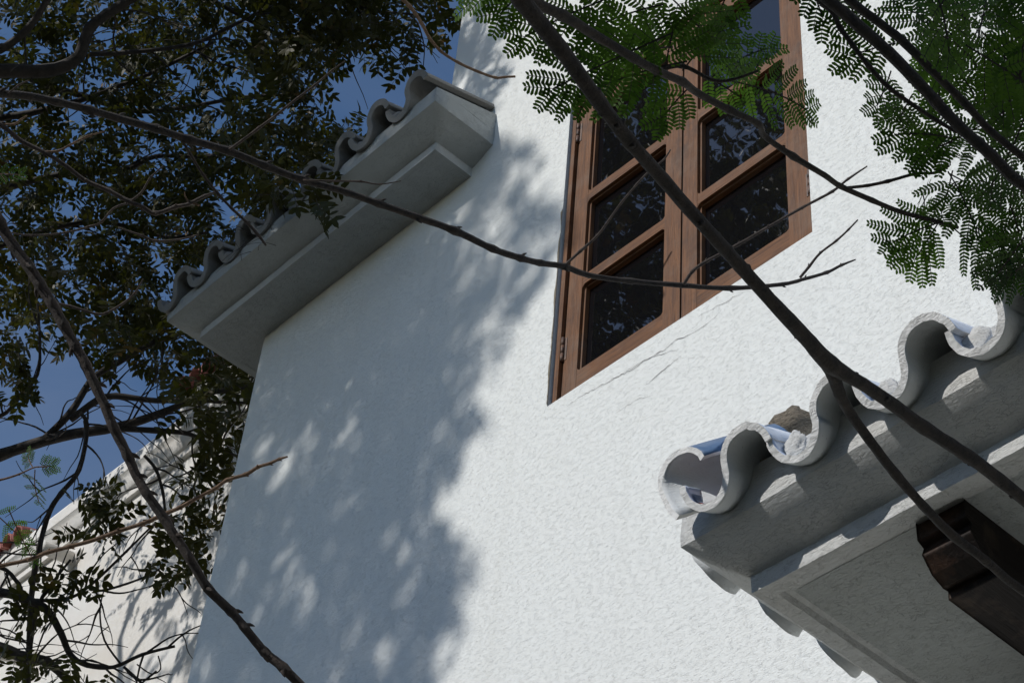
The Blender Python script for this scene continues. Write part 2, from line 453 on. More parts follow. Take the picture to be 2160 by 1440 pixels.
def sharp(o, z): return [(o, z), (o, z)]

# S-shaped roof tiles: pan on the left, cover on the right
def s_profile(rp, rc, h=0.0):
    P = []
    for a in range(168, 361, 12): P.append((rp * math.cos(R(a)), rp * math.sin(R(a))))
    for a in range(180, 2, -11): P.append((rp + rc + rc * math.cos(R(a)), h + rc * math.sin(R(a))))
    return P
def s_tile(mb, O, ax, side, upv, prof, th, L, mo=0, mi=0, medge=0, seed=0, wedge=1.0):
    n = len(prof); vs = []
    def nrm(i):
        a = prof[max(i - 1, 0)]; b_ = prof[min(i + 1, n - 1)]
        d = Vector((b_[0] - a[0], b_[1] - a[1])).normalized(); return Vector((-d.y, d.x))
    K = 4
    for s in (1, -1):
        for k in range(K + 1):
            for i, p in enumerate(prof):
                q = Vector(p) + nrm(i) * (s * th / 2 * (wedge if k == 0 else 1.0))
                jit = noise.noise(Vector((i * 0.35, seed * 3.1, s))) * 0.0035 if k == 0 else 0
                jt = noise.noise(Vector((i * 0.8, seed * 5.7, 4 + k * 0.6))) * 0.0022
                dist = (0.0, 0.012, 0.12, 0.25, 1.0)[k] * (L if k > 1 else 1) + jit
                vs.append(O + side * (q.x + jt) + upv * (q.y + jt) + ax * dist)
    m = (K + 1) * n; fo = []; fi = []; fe = []
    for k in range(K):
        for i in range(n - 1):
            a = k * n + i
            fo.append((a, a + 1, a + n + 1, a + n)); fi.append((m + a + 1, m + a, m + a + n, m + a + n + 1))
    for i in range(n - 1): fe.append((i + 1, i, m + i, m + i + 1))
    for k in range(K):
        fe.append((k * n, (k + 1) * n, m + (k + 1) * n, m + k * n))
        e = n - 1; fe.append((k * n + e, m + k * n + e, m + (k + 1) * n + e, (k + 1) * n + e))
    mb.add(vs, fo, mo, True); mb.v = mb.v; base = len(mb.v) - len(vs)
    for f in fi: mb.f.append(tuple(i + base for i in f)); mb.m.append(mi); mb.sm.append(True)
    for f in fe: mb.f.append(tuple(i + base for i in f)); mb.m.append(medge); mb.sm.append(False)
def blob(mb, c, r, mi=0, seed=0, amp=0.25, n=10):
    vs = []; c = Vector(c)
    for j in range(n + 1):
        for i in range(2 * n):
            th = math.pi * j / n; ph = math.pi * i / n
            d = Vector((math.sin(th) * math.cos(ph), math.sin(th) * math.sin(ph), math.cos(th)))
            k = 1 + amp * noise.noise(d * 1.7 + Vector((seed * 7.3, 0, 0))) + amp * 0.5 * noise.noise(d * 5 + Vector((seed, 3, 0)))
            vs.append(c + Vector((d.x * r[0], d.y * r[1], d.z * r[2])) * k)
    w2 = 2 * n
    mb.add(vs, [(j * w2 + i, j * w2 + (i + 1) % w2, (j + 1) * w2 + (i + 1) % w2, (j + 1) * w2 + i) for j in range(n) for i in range(w2)], mi, True)

X_, Y_, Z_ = Vector((1, 0, 0)), Vector((0, 1, 0)), Vector((0, 0, 1))
# left eave
zz = Z0
e = MB()
zb = 5.742 + zz
prof = [(-0.02, zb)] + sharp(0, zb) + sharp(0.0, zb + 0.048) + cove(0.0, zb + 0.048, 0.115, zb + 0.098)[1:] + [(0.115, zb + 0.098)] + [(0.118, zb + 0.13), (0.116, zb + 0.18)]
sweep(e, -5.555, -4.015, 2.81, 3.0, prof[:3], amp=0.0015, YbL=5.5)
sweep(e, -5.555, -4.015, 2.81, 3.0, prof[2:4], amp=0.0015, mi=1, YbL=5.5)
sweep(e, -5.555, -4.015, 2.81, 3.0, prof[4:], amp=0.0015, YbL=5.5)
assert prof[2] == (0, zb) and prof[3] == (0.0, zb + 0.048)
e.add([(-5.555 + 0.02, 2.83, zb), (-4.035, 2.83, zb), (-4.035, 3.0, zb), (-5.535, 3.0, zb)], [(0, 1, 2, 3)])
ya, yb_, za_, zbk = 2.694, 3.0, zb + 0.18, zb + 0.285
xa, xb = -5.671, -3.899
e.add([(xa, ya, za_), (xb, ya, za_), (xb, yb_, zbk), (xa, yb_, zbk)], [(0, 1, 2, 3)])
for x in (xa, xb): e.add([(x, ya, za_), (x, yb_, za_), (x, yb_, zbk)], [(0, 1, 2)])
e.add([(xa, 3.0, zbk), (-4.246, 3.0, zbk), (-4.246, 6, zbk + 1.0), (xa, 6, zbk + 1.0)], [(0, 1, 2, 3)])
e.add([(xa, 3.0, zb + 0.18), (xa, 3.0, zbk), (xa, 5.5, zbk + 0.9), (xa, 5.5, zb + 0.18)], [(0, 1, 2, 3)])
e.add([(-5.535, 3.0, zb), (X0 + 0.01, 3.0, zb), (X0 + 0.01, 5.5, zb), (-5.535, 5.5, zb)], [(0, 1, 2, 3)])
eave = e.build('eave', [M_old, M_mould], house)
t = MB(); pf = s_profile(0.060, 0.056, 0.012)
ax = Vector((0, 1, 0.34)).normalized(); upv = Vector((0, -0.34, 1)).normalized()
for k in range(8):
    c = -3.985 - 0.221 * k - 0.114
    s_tile(t, Vector((c, 2.655 + random.uniform(-0.008, 0.008), 5.952 + zz + random.uniform(-0.004, 0.004))), ax, X_, upv, pf, 0.020, 0.45, seed=k + 1, wedge=1.4)
    blob(t, (c - 0.035, 2.70, 5.93 + zz), (0.03, 0.03, 0.028), 0, k)
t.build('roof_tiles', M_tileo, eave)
wb = MB()                                       # small weeds rooted between the tiles
for k in range(14):
    p = PY(545 + random.uniform(-40, 40), 520 + random.uniform(-40, 30), 2.66); q = [p]
    d = Vector((random.uniform(-1, 1), -0.6, random.uniform(-0.9, 0.3))).normalized()
    for j in range(5): q.append(q[-1] + d * 0.035); d = (d + Vector((random.uniform(-.3, .3), 0, -0.25))).normalized()
    tube(wb, q, [0.0012, 0.001, 0.0009, 0.0008, 0.0006, 0.0004], 4, 2)
tag(wb.build('dry_weed', M_barkl), 'thin dry weed stalks hanging from the tile edge of the left eave', 'weed')

# right canopy
c = MB()
zb = 2.196 + zz
CX = -1.905; CXR = 1.2; CY = 2.19
prof = [(-0.06, zb + 0.009)] + sharp(-0.042, zb + 0.009) + sharp(-0.034, zb) + sharp(0, zb) + sharp(0.001, zb + 0.037) + [(0.03, zb + 0.052), (0.06, zb + 0.071), (0.085, zb + 0.093)] + sharp(0.093, zb + 0.101) + [(0.094, zb + 0.13), (0.09, zb + 0.20)]
sweep(c, CX, CXR, CY, 3.0, prof, step=0.02, amp=0.0018)
rx, ry, rz = CX - 0.09, CY - 0.09, zb + 0.20
k = 0.42
c.add([(rx, ry, rz), (CXR + 0.09, ry, rz), (CXR + 0.09, 3.0, rz + k * (3.0 - ry)), (rx + (3.0 - ry), 3.0, rz + k * (3.0 - ry))], [(0, 1, 2, 3)])
c.add([(rx, ry, rz), (rx + (3.0 - ry), 3.0, rz + k * (3.0 - ry)), (rx, 3.0, rz)], [(0, 1, 2)])
c.add([(CX + 0.055, CY + 0.055, zb + 0.0085), (CXR, CY + 0.055, zb + 0.0085), (CXR, 3.0, zb + 0.0085), (CX + 0.055, 3.0, zb + 0.0085)], [(0, 1, 2, 3)], 1)  # same paint, dirty, and darkened further to deepen the soffit's shade
canopy = c.build('canopy', [M_mould, M_old], house)
t = MB(); pf = s_profile(0.052, 0.054)
ax = Vector((0, 1, k)).normalized(); upv = Vector((0, -k, 1)).normalized()
pans = [-1.876, -1.667, -1.461, -1.262, -1.06, -0.86, -0.65, -0.44, -0.23, 0, 0.21, 0.42, 0.63, 0.84, 1.05]
for i, x in enumerate(pans):
    s_tile(t, Vector((x, 2.03 + random.uniform(-0.005, 0.005), 2.351 + zz)), ax, X_, upv, pf, 0.011, 0.5, mo=1, mi=0, medge=2, seed=i + 20, wedge=1.3)
    if i: 
        blob(t, (x - 0.020, 2.066, 2.345 + zz), (0.029, 0.009, 0.030), 6, i + 3, 0.35, 16)
        blob(t, (x + 0.006, 2.10, 2.343 + zz), (0.03, 0.016, 0.018), 4, i + 13, 0.45)
# side course along the left return
ax2 = Vector((1, 0, k)).normalized(); up2 = Vector((-k, 0, 1)).normalized()
for i in range(4):
    s_tile(t, Vector((-2.040, 2.235 + 0.185 * i, 2.342 + zz)), ax2, -Y_, up2, [(-p[0], p[1]) for p in pf], 0.012, 0.4, mo=0, mi=0, medge=2, seed=i + 50, wedge=1.5)
# coloured glaze inside the first pan
pp = [(0.044 * math.cos(R(a)), 0.044 * math.sin(R(a))) for a in range(186, 345, 8)]
ax1 = ax
for (a0, a1, mi_) in ((0, 5, 3), (4, 20, 5)):
    seg = pp[a0:a1]; vs = []
    for d in (0.012, 0.2):
        vs += [Vector((pans[0], 2.03, 2.351 + zz)) + X_ * q[0] + upv * q[1] + ax1 * d for q in seg]
    m = len(seg); t.add(vs, [(i, i + 1, m + i + 1, m + i) for i in range(m - 1)], mi_, True)
blob(t, (-1.845, 2.15, 2.40 + zz), (0.055, 0.045, 0.045), 4, 77, 0.4)
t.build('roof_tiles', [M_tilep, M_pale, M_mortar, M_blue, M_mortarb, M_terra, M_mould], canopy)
# blue hip tile on the corner
t = MB(); arc = [(-0.045, -0.075), (-0.056, -0.05), (-0.060, -0.022)] + [(0.062 * math.cos(R(a)), 0.062 * math.sin(R(a))) for a in range(180, 8, -12)]
axh = Vector((1, 1, 0.60)).normalized()
sd = Vector((1, -0.1, 0)).normalized(); uh = Vector((-0.25, -0.15, 1)).normalized()
s_tile(t, Vector((-1.917, 2.015, 2.371 + zz)), axh, sd, uh, arc, 0.011, 0.17, mo=1, mi=0, medge=2, seed=91, wedge=1.2)
t.build('hip_tile', [M_tilep, M_blue, M_mortar], canopy)
t = MB(); arc2 = [(0.058 * math.cos(R(a)), 0.058 * math.sin(R(a))) for a in range(200, -20, -12)]
p0 = PY(1672, 905, 2.32)
blob(t, p0, (0.055, 0.045, 0.035), 0, 95, 0.3)
t.build('mortar_lump', M_mortarb, canopy)

# dark wooden bracket under the canopy
bx0, bx1 = -1.563, -1.459
pts = [(1935, 1110), (1938, 1140), (1952, 1158), (1948, 1172), (1968, 1212), (1990, 1238), (2003, 1246), (2004, 1264)]
pr = [PX(a, b_, bx0) for a, b_ in pts]
pr = [(p.y, p.z) for p in pr] + [(3.0, PX(2004, 1264, bx0).z - 0.01), (3.0, zb + 0.008)]
pr[0] = (pr[0][0], zb + 0.008)
m = len(pr); bmb = MB()
bmb.add([(bx0, y, z) for y, z in pr] + [(bx1, y, z) for y, z in pr], [tuple(range(m)), tuple(range(2 * m - 1, m - 1, -1))] + [(i, (i + 1) % m, m + (i + 1) % m, m + i) for i in range(m)])
bmb.build('wooden_bracket', M_woodd, canopy, bevel=0.003)

# ------------------------------------------------------------------ far building
FYW = 4.3
far = tag(empty('cream_house', (-10, FYW, 0)), 'cream stucco house with moulded cornice behind the leafy tree, lower left', 'house')
czt = PY(170, 1040, FYW - 0.1).z
f = MB()
f.box(-26, -5.7, FYW, FYW + 4, 0, czt - 0.05)
f.build('wall', M_far, far)
f = MB()
zc_ = czt
fp = [(0, zc_ - 0.30)] + sharp(0.03, zc_ - 0.30) + sharp(0.03, zc_ - 0.25) + [(0.045, zc_ - 0.24)] + cove(0.045, zc_ - 0.24, 0.08, zc_ - 0.15) + sharp(0.10, zc_ - 0.13) + sharp(0.10, zc_ - 0.04) + [(0.085, zc_)] + [(-0.4, zc_ + 0.02)]
vs = []; npt = 100
for (o, z) in fp:
    for i in range(npt + 1):
        x = -26 + (20.3) * i / npt; d = noise.noise(Vector((x * 4, z * 9, 0))) * 0.006
        vs.append((x, FYW - o + d, z + d))
f.add(vs, [(j * (npt + 1) + i, j * (npt + 1) + i + 1, (j + 1) * (npt + 1) + i + 1, (j + 1) * (npt + 1) + i) for j in range(len(fp) - 1) if fp[j] != fp[j + 1] for i in range(npt)], 0, True)
cornice = f.build('cornice', M_far, far)
# red tile copings on the parapet
def coping(x0, x1, zbase):
    t = MB(); x = x0
    i = 0
    while x < x1:
        arc = [(0.055 * math.cos(R(a)), 0.055 * math.sin(R(a))) for a in range(195, -16, -15)]
        s_tile(t, Vector((x, FYW - 0.16, zbase)), Vector((0, 1, 0.3)).normalized(), X_, Vector((0, -0.3, 1)).normalized(), arc, 0.012, 0.7, mo=0, mi=0, medge=0, seed=i + 120)
        x += 0.13; i += 1
    t.box(x0 - 0.06, x1, FYW - 0.1, FYW + 0.5, czt + 0.03, zbase - 0.01, 1)
    t.build('roof_tiles', [M_redt, M_far], cornice)
pA = PY(385, 812, FYW - 0.16); pB = PY(470, 745, FYW - 0.16)
coping(pA.x, -5.75, pA.z)
pC = PY(5, 1150, FYW - 0.16); coping(pC.x - 1.5, pC.x + 0.25, pC.z)
# water spouts
for (px, py) in ((158, 1180), (60, 1395)):
    s = MB(); p = PY(px, py, FYW)
    tube(s, [(p.x, FYW + 0.01, p.z), (p.x + 0.01, FYW - 0.24, p.z - 0.04)], [0.045, 0.045], 14, 1)
    blob(s, (p.x, FYW, p.z), (0.09, 0.03, 0.08), 0, px, 0.2)
    s.build('water_spout', M_far, far)

# ------------------------------------------------------------------ foliage tools
def leaflet(vs, fs, base, d, nrm, L, Wd):
    s = d.cross(nrm).normalized(); n = len(vs)
    tipd = nrm * (-0.12 * L)
    vs += [base, base + d * L * 0.3 + s * Wd * 0.5, base + d * L * 0.68 + s * Wd * 0.42 + tipd * 0.4, base + d * L + tipd, base + d * L * 0.68 - s * Wd * 0.42 + tipd * 0.4, base + d * L * 0.3 - s * Wd * 0.5]
    fs.append((n, n + 1, n + 2, n + 3, n + 4, n + 5))
def rvec():
    while True:
        v = Vector((random.uniform(-1, 1), random.uniform(-1, 1), random.uniform(-1, 1)))
        if 0.05 < v.length < 1: return v.normalized()
def compound(vs, fs, p, size=1.0, tv=None, tf=None):
    d = rvec(); d.z -= 0.35; d.normalize()
    npair = random.choice((3, 4, 4, 5)); L = 0.068 * size
    nrm = (rvec() + Vector((0, 0, 0.8))).normalized(); s = d.cross(nrm).normalized(); nrm = s.cross(d)
    q = p.copy()
    for k in range(npair):
        q = q + d * (0.036 * size); d = (d + Vector((0, 0, -0.09))).normalized()
        for sg in (1, -1):
            dd = (s * sg + d * 0.55 + rvec() * 0.22).normalized()
            leaflet(vs, fs, q, dd, (nrm + rvec() * 0.45).normalized(), L * random.uniform(0.75, 1.1), L * 0.40)
    leaflet(vs, fs, q, d, nrm, L, L * 0.42)
    if tv is not None:
        a = s * 0.0011; n = len(tv)
        tv += [p - a, p + a, q + a, q - a]; tf.append((n, n + 1, n + 2, n + 3))
def inpoly(x, y, P):
    c = False; j = len(P) - 1
    for i in range(len(P)):
        if (P[i][1] > y) != (P[j][1] > y) and x < (P[j][0] - P[i][0]) * (y - P[i][1]) / (P[j][1] - P[i][1]) + P[i][0]: c = not c
        j = i
    return c

# ------------------------------------------------------------------ broad leaf tree
TB = Vector((-8.6, 0.0, 0))
tree = tag(empty('leafy_tree', TB), 'large dark leafy tree filling the upper left beside the white house', 'tree')
tk = MB()
HUB = Vector((-8.4, 0.1, 6.6))
tube(tk, [TB, (-8.7, 0.1, 2), (-8.5, 0.0, 4.5), HUB, (-8.0, 0.2, 9.0), (-7.6, 0.2, 11)], [0.34, 0.27, 0.23, 0.2, 0.13, 0.07], 14, 6, 0.05, 0.1)
tk.build('trunk', M_barkl, tree)
LV, LF, TV, TF = [], [], [], []
def hubto(p, r): return [(HUB.x, HUB.y, HUB.z, r * 1.5), tuple(HUB.lerp(p, 0.5) + Vector((0, 0, 0.35))) + (r * 1.2,)]
def limb(pts, w, D, hub=True, twigs=0, tl=0.5, name='branch'):
    mb = MB(); pre = None
    if hub:
        d0 = D[0] if isinstance(D, (list, tuple)) else D; w0 = w[0] if isinstance(w, (list, tuple)) else w
        pre = hubto(PD(pts[0][0], pts[0][1], d0), w0 * d0 / F / 2)
    P, rr = pxtube(mb, pts, w, D, pre=pre, knots=0.15, rough=0.1, sub=4)
    P = P[3:] if hub else P; ends = []
    for k in range(twigs):
        i = random.randrange(0, len(P) - 1); p = P[i].lerp(P[i + 1], random.random()); d = (rvec() + (P[i + 1] - P[i]).normalized() * 0.7).normalized()
        q = [p]; r0 = 0.006
        for j in range(6): q.append(q[-1] + d * tl / 6); d = (d + rvec() * 0.28 + Vector((0, 0, -0.06))).normalized()
        tube(mb, q, [r0, r0 * .85, r0 * .7, r0 * .55, r0 * .45, r0 * .35, r0 * .25], 5, 2, 0.2)
        ends.append(q[-1])
        if random.random() < 0.6:
            j = random.randrange(2, 5); d = (rvec() + d).normalized(); s = [q[j]]
            for _ in range(4): s.append(s[-1] + d * tl / 9); d = (d + rvec() * 0.3).normalized()
            tube(mb, s, [0.0035, 0.003, 0.0025, 0.002, 0.0015], 4, 2)
    return mb.build(name, M_barkl, tree), P
D0 = 11
limb([(-260, 190), (-80, 165), (0, 150), (100, 150), (165, 122), (190, 60), (250, 15), (330, -30), (420, -90)], [36, 27, 15], 10.1, twigs=6)
limb([(-260, 220), (-60, 110), (0, 105), (60, 60), (100, 0), (130, -60)], [20, 18, 11], 10.1, False, 4)
limb([(190, 115), (260, 112), (400, 95), (480, 60), (560, 20), (640, -10)], [11, 8, 6], 10.2, False, 8)
limb([(60, 165), (180, 205), (290, 235), (400, 225), (520, 205), (640, 200)], [14, 10, 6], 11.6, False, 8)
limb([(-200, 330), (-40, 260), (60, 240), (160, 215), (230, 190), (330, 150), (450, 90)], [18, 12, 7], 10.9, True, 8)
limb([(-200, 1000), (-60, 985), (0, 960), (130, 920), (250, 900), (350, 868), (430, 832), (530, 815)], [40, 26, 24, 16, 9], 10, True, 10)
limb([(90, 930), (150, 870), (195, 800), (250, 765), (330, 720), (420, 690), (480, 640)], [16, 14, 10, 6], [10, 10.4], False, 10)
limb([(240, 903), (330, 908), (400, 915), (460, 945), (510, 965)], [14, 12, 8, 6], 9.9, False, 6)
limb([(150, 885), (205, 845), (245, 835), (330, 845), (400, 843), (470, 848), (560, 850)], [16, 14, 12, 9, 5], 9.8, False, 8)
limb([(170, 870), (185, 900), (168, 990), (130, 1040), (105, 1080), (85, 1150), (75, 1200), (66, 1280), (60, 1450)], [8, 11, 11, 13], 9.6, False, 12, 0.45)
limb([(-150, 1230), (0, 1248), (60, 1265), (100, 1285), (130, 1335), (150, 1380), (185, 1402), (240, 1406), (300, 1380), (370, 1362)], [20, 18, 14, 9, 6], 9.3, True, 12, 0.4)
limb([(-150, 1330), (0, 1365), (50, 1385), (100, 1395), (150, 1440), (200, 1500)], [26, 22, 14], 9.2, True, 8, 0.4)
limb([(-100, 1190), (0, 1195), (40, 1230), (60, 1262), (140, 1262), (190, 1235), (270, 1160), (330, 1100)], [9, 9, 7, 4], 9.4, False, 6, 0.35)
limb([(190, 1240), (215, 1245), (270, 1230), (320, 1210), (350, 1190)], [6, 5, 3], 9.4, False, 3, 0.3)
limb([(60, 1440), (70, 1330), (90, 1260), (110, 1230), (150, 1180)], [10, 8, 5], 9.3, False, 8, 0.4)
limb([(262, 1405), (300, 1440), (330, 1480)], [6, 5], 9.3, False, 2, 0.3)
limb([(220, 1245), (212, 1290), (222, 1350), (258, 1402)], [3, 4, 5], 9.3, False, 2, 0.3)
limb([(335, 1382), (340, 1410), (320, 1420), (290, 1400)], [3, 3], 9.3, False, 1, 0.3)
limb([(-100, 900), (0, 878), (40, 840), (80, 790), (85, 720), (80, 640)], [10, 8, 5], 10.2, False, 8)
limb([(305, 960), (330, 990), (345, 1040), (350, 1090)], [7, 7, 5], 9.6, False, 4, 0.3)
limb([(425, 830), (420, 900), (425, 960), (415, 1010), (400, 1050)], [6, 6, 4], 9.8, False, 5, 0.3)
limb([(-150, 560), (0, 520), (120, 480), (230, 470), (350, 500), (440, 490)], [14, 10, 6], 11.3, True, 10)
limb([(-150, 430), (0, 400), (120, 370), (260, 360), (330, 330), (450, 330), (600, 300)], [16, 12, 6], 11.7, True, 12)
limb([(330, -80), (430, -10), (560, 60), (660, 100), (720, 60), (800, 20)], [12, 8, 5], 10.6, False, 10)
limb([(560, -90), (680, -30), (780, 20), (860, 30), (920, 40)], [9, 6, 4], 10.2, False, 8)
# a twig hanging in front of the tower
mbk = MB(); pxtube(mbk, [(820, -30), (865, 15), (890, 50), (905, 78), (930, 108), (968, 133), (1010, 152), (1045, 164), (1066, 163), (1088, 162)], [9, 7, 6, 5], 6.3, knots=0.3)
pxtube(mbk, [(1040, 162), (1052, 167), (1046, 164)], [4, 3], 6.3)
mbk.build('twig', M_barkt, tree)

polys = [
 (1.0, [(-150, -150), (560, -150), (560, 60), (600, 130), (660, 170), (640, 250), (700, 290), (790, 330), (760, 400), (560, 480), (420, 560), (350, 640), (400, 730), (300, 740), (230, 690), (120, 690), (0, 760), (-150, 740)], 2700, (10.3, 12.8)),
 (1.0, [(540, -150), (960, -150), (935, 30), (905, 95), (860, 135), (800, 140), (760, 85), (700, 100), (660, 160), (560, 120)], 560, (9.3, 10.6)),
 (1.0, [(600, 120), (700, 130), (690, 180), (660, 260), (620, 240)], 40, (10, 11)),
 (1.0, [(680, 260), (760, 255), (830, 330), (800, 380), (680, 380)], 60, (10.5, 12)),
 (1.0, [(120, 650), (430, 640), (540, 780), (520, 840), (440, 800), (330, 820), (300, 770), (200, 760), (130, 720)], 170, (9.6, 11)),
 (1.0, [(410, 790), (560, 790), (560, 980), (500, 1040), (440, 1040), (430, 930), (360, 860)], 62, (8.6, 9.9)),
 (1.0, [(150, 1050), (200, 1010), (260, 1040), (275, 1100), (240, 1140), (180, 1140), (150, 1110)], 32, (8.8, 9.4)),
 (1.0, [(310, 1120), (400, 1090), (475, 1040), (480, 1150), (440, 1210), (400, 1230), (350, 1220), (320, 1180)], 46, (8.6, 9.4)),
 (1.0, [(120, 1190), (160, 1180), (190, 1210), (180, 1260), (140, 1250)], 12, (9, 9.4)),
 (1.0, [(-20, 700), (70, 720), (90, 800), (50, 860), (-20, 860)], 26, (9.6, 10.4)),
 (1.0, [(330, 1010), (400, 990), (440, 1010), (420, 1050), (350, 1060)], 12, (8.8, 9.4)),
 (1.0, [(-20, 1380), (120, 1360), (280, 1420), (280, 1470), (-20, 1470)], 24, (8.6, 9.2)),
 (1.0, [(30, 1200), (130, 1230), (120, 1330), (20, 1330)], 12, (8.8, 9.4)),
]
for dens, P, cnt, dr in polys:
    xs = [p[0] for p in P]; ys = [p[1] for p in P]; k = 0; tries = 0
    while k < cnt and tries < cnt * 60:
        tries += 1
        x = random.uniform(min(xs), max(xs)); y = random.uniform(min(ys), max(ys))
        if not inpoly(x, y, P): continue
        if cnt > 100 and noise.noise(Vector((x / 90, y / 90, 1.3))) + 0.5 * noise.noise(Vector((x / 35, y / 35, 4))) < random.uniform(-0.75, 0.05): continue
        compound(LV, LF, PD(x, y, random.uniform(*dr)), random.uniform(0.8, 1.15) * 0.86, TV, TF); k += 1
# leaves hanging just in front of the eave
for (x, y, n_) in ((560, 400, 7), (600, 410, 7), (640, 400, 5), (530, 240, 8), (560, 215, 6), (500, 330, 6), (655, 420, 3)):
    for _ in range(n_): compound(LV, LF, PY(x + random.uniform(-25, 25), y + random.uniform(-25, 20), random.uniform(2.56, 2.62)), 0.85, TV, TF)
# crown over the garden in front of the house: it shades the left of the wall and shows in the panes
SH = [(250, 780), (480, 620), (700, 500), (900, 330), (985, 150), (1000, -60), (1060, -60), (1045, 90), (1110, 150), (1120, 260), (1190, 330), (1175, 440), (1130, 520), (1110, 610), (1010, 660), (985, 760), (975, 850), (930, 900), (945, 960), (890, 1010), (880, 1080), (960, 1190), (930, 1290), (890, 1350), (885, 1500), (250, 1500)]
k = 0; tries = 0
while k < 1750 and tries < 90000:
    tries += 1
    x = random.uniform(250, 1200); y = random.uniform(-60, 1500)
    if not inpoly(x, y, SH): continue
    thin = max(0, min(1, (y - 520) / -350)) if x > 850 else 0
    lim = random.uniform(-0.5, 0.05) if not thin else random.uniform(-0.25, 0.25)
    if noise.noise(Vector((x / 75, y / 110, 7.3))) < lim: continue
    p = PY(x + random.gauss(0, 28), y + random.gauss(0, 28), 3.0) + SUN * random.uniform(6.5, 9.5)
    compound(LV, LF, p, random.uniform(0.9, 1.35), TV, TF); k += 1
for _ in range(1700):                              # the rest of the crown, out towards the trunk
    d = rvec() * (random.random() ** 0.4)
    p = Vector((-8.0, -0.6, 9.4)) + Vector((d.x * 2.0, d.y * 2.3, d.z * 2.2))
    compound(LV, LF, p, random.uniform(0.9, 1.3), TV, TF)
for _ in range(2400):                               # part seen in the panes
    q = PY(random.uniform(1100, 1640), random.uniform(150, 900), 3.0); r = q - CAM; r.y = -r.y
    r.normalize(); p = q + r * random.uniform(5.0, 6.4)
    if noise.noise(p * 2.2) < random.uniform(-0.5, 0.15) - (0.5 if q.z < 6.3 else 0): continue
    compound(LV, LF, p, random.uniform(0.9, 1.2), TV, TF)
cr = MB(); cr.add(LV, LF, 0); cr.add(TV, TF, 1)
crown = cr.build('crown', [M_leaf, M_barkl], tree)
mbl = MB()
for q in ((-6.1, -1.6, 10.6), (-5.75, -1.2, 9.2), (-6.2, -1.2, 8.0), (-6.2, 0.4, 9.4), (-5.8, 0.6, 10.4), (-5.9, -1.6, 11.4)):
    q = Vector(q); m_ = HUB.lerp(q, 0.5) + Vector((0, 0, 0.4))
    tube(mbl, [HUB + Vector((0, 0, 0.3)), m_, q], [0.10, 0.06, 0.015], 8, 8, 0.1, 0.1)
    for _ in range(16):
        p = m_.lerp(q, random.random()); d = rvec(); s = [p]
        for _ in range(5): s.append(s[-1] + d * 0.16); d = (d + rvec() * 0.3).normalized()
        tube(mbl, s, [0.012, 0.010, 0.008, 0.006, 0.005, 0.003], 5, 2)
mbl.build('branch', M_barkl, tree)

# ------------------------------------------------------------------ feathery fronds
def frond(vs, fs, tv, tf, p0, p1, up_n, pl, npin=None, droop=0.12, fold=0.0, ll=0.0118, lw=0.0048, sp=0.0054):
    """bipinnate leaf: rachis p0->p1, pinnae length pl either side, rows of tiny leaflets"""
    L = (p1 - p0).length; ax = (p1 - p0).normalized()
    up_n = (up_n - ax * up_n.dot(ax)).normalized(); sd = ax.cross(up_n)
    if npin is None: npin = max(4, int(L / 0.0235))
    rach = []
    for i in range(npin + 1):
        t = i / npin; rach.append(p0 + ax * L * t + up_n * (droop * L * 4 * t * (1 - t) * 0.5) + Vector((0, 0, -droop * L * t * t)))
    def ribbon(a, b_, r):
        s = (b_ - a).cross(MF)
        if s.length < 1e-7: s = sd
        s = s.normalized() * r; n = len(tv); tv.extend([a - s, a + s, b_ + s, b_ - s]); tf.append((n, n + 1, n + 2, n + 3))
    for i in range(npin): ribbon(rach[i], rach[i + 1], 0.0011)
    for i in range(1, npin + 1):
        t = i / npin
        lp_ = pl * (0.55 + 0.75 * math.sin(math.pi * min(1, t * 0.85 + 0.12))) / 1.3 * random.uniform(0.92, 1.06)
        for sg in (1, -1):
            ang = R(68 - 42 * t + random.uniform(-5, 5))
            d = (ax * math.cos(ang) + sd * sg * math.sin(ang) + up_n * (fold + random.uniform(-0.12, 0.12))).normalized()
            q = rach[i].copy(); nl = max(6, int(lp_ / sp)); prev = q
            bend = ax * random.uniform(0.001, 0.014) + Vector((0, 0, -random.uniform(0.0, 0.012)))
            pn = (up_n + rvec() * 0.1).normalized()
            for j in range(nl):
                q = q + d * sp; d = (d + bend).normalized()
                s = d.cross(pn).normalized(); prof_ = math.sin(math.pi * min(1, (j + 1.5) / (nl + 1.5)) ** 0.8) ** 0.45
                if j % 4 == 3 or j == nl - 1: ribbon(prev, q, 0.00045); prev = q
                for s2 in (1, -1):
                    if random.random() < 0.015: continue
                    dd = (s * s2 + d * 0.35 + pn * random.uniform(-0.15, 0.15)).normalized(); l_ = ll * prof_ * random.uniform(0.9, 1.08)
                    w_ = d * lw * 0.5; b0 = q + dd * 0.0004; n = len(vs)
                    vs.extend([b0 - w_ * 0.6, b0 + w_ * 0.6, b0 + dd * l_ * 0.75 + w_, b0 + dd * l_ + w_ * 0.1, b0 + dd * l_ * 0.75 - w_])
                    fs.append((n, n + 1, n + 2, n + 3, n + 4))
def pfrond(acc, a, b_, D, pl, tilt=None, **k):
    p0 = PD(a[0], a[1], D); p1 = PD(b_[0], b_[1], D + random.uniform(-0.05, 0.12))
    n_ = (-MF + rvec() * (0.28 if tilt is None else tilt)).normalized()
    frond(acc[0], acc[1], acc[2], acc[3], p0, p1, n_, pl * D / F, **k)

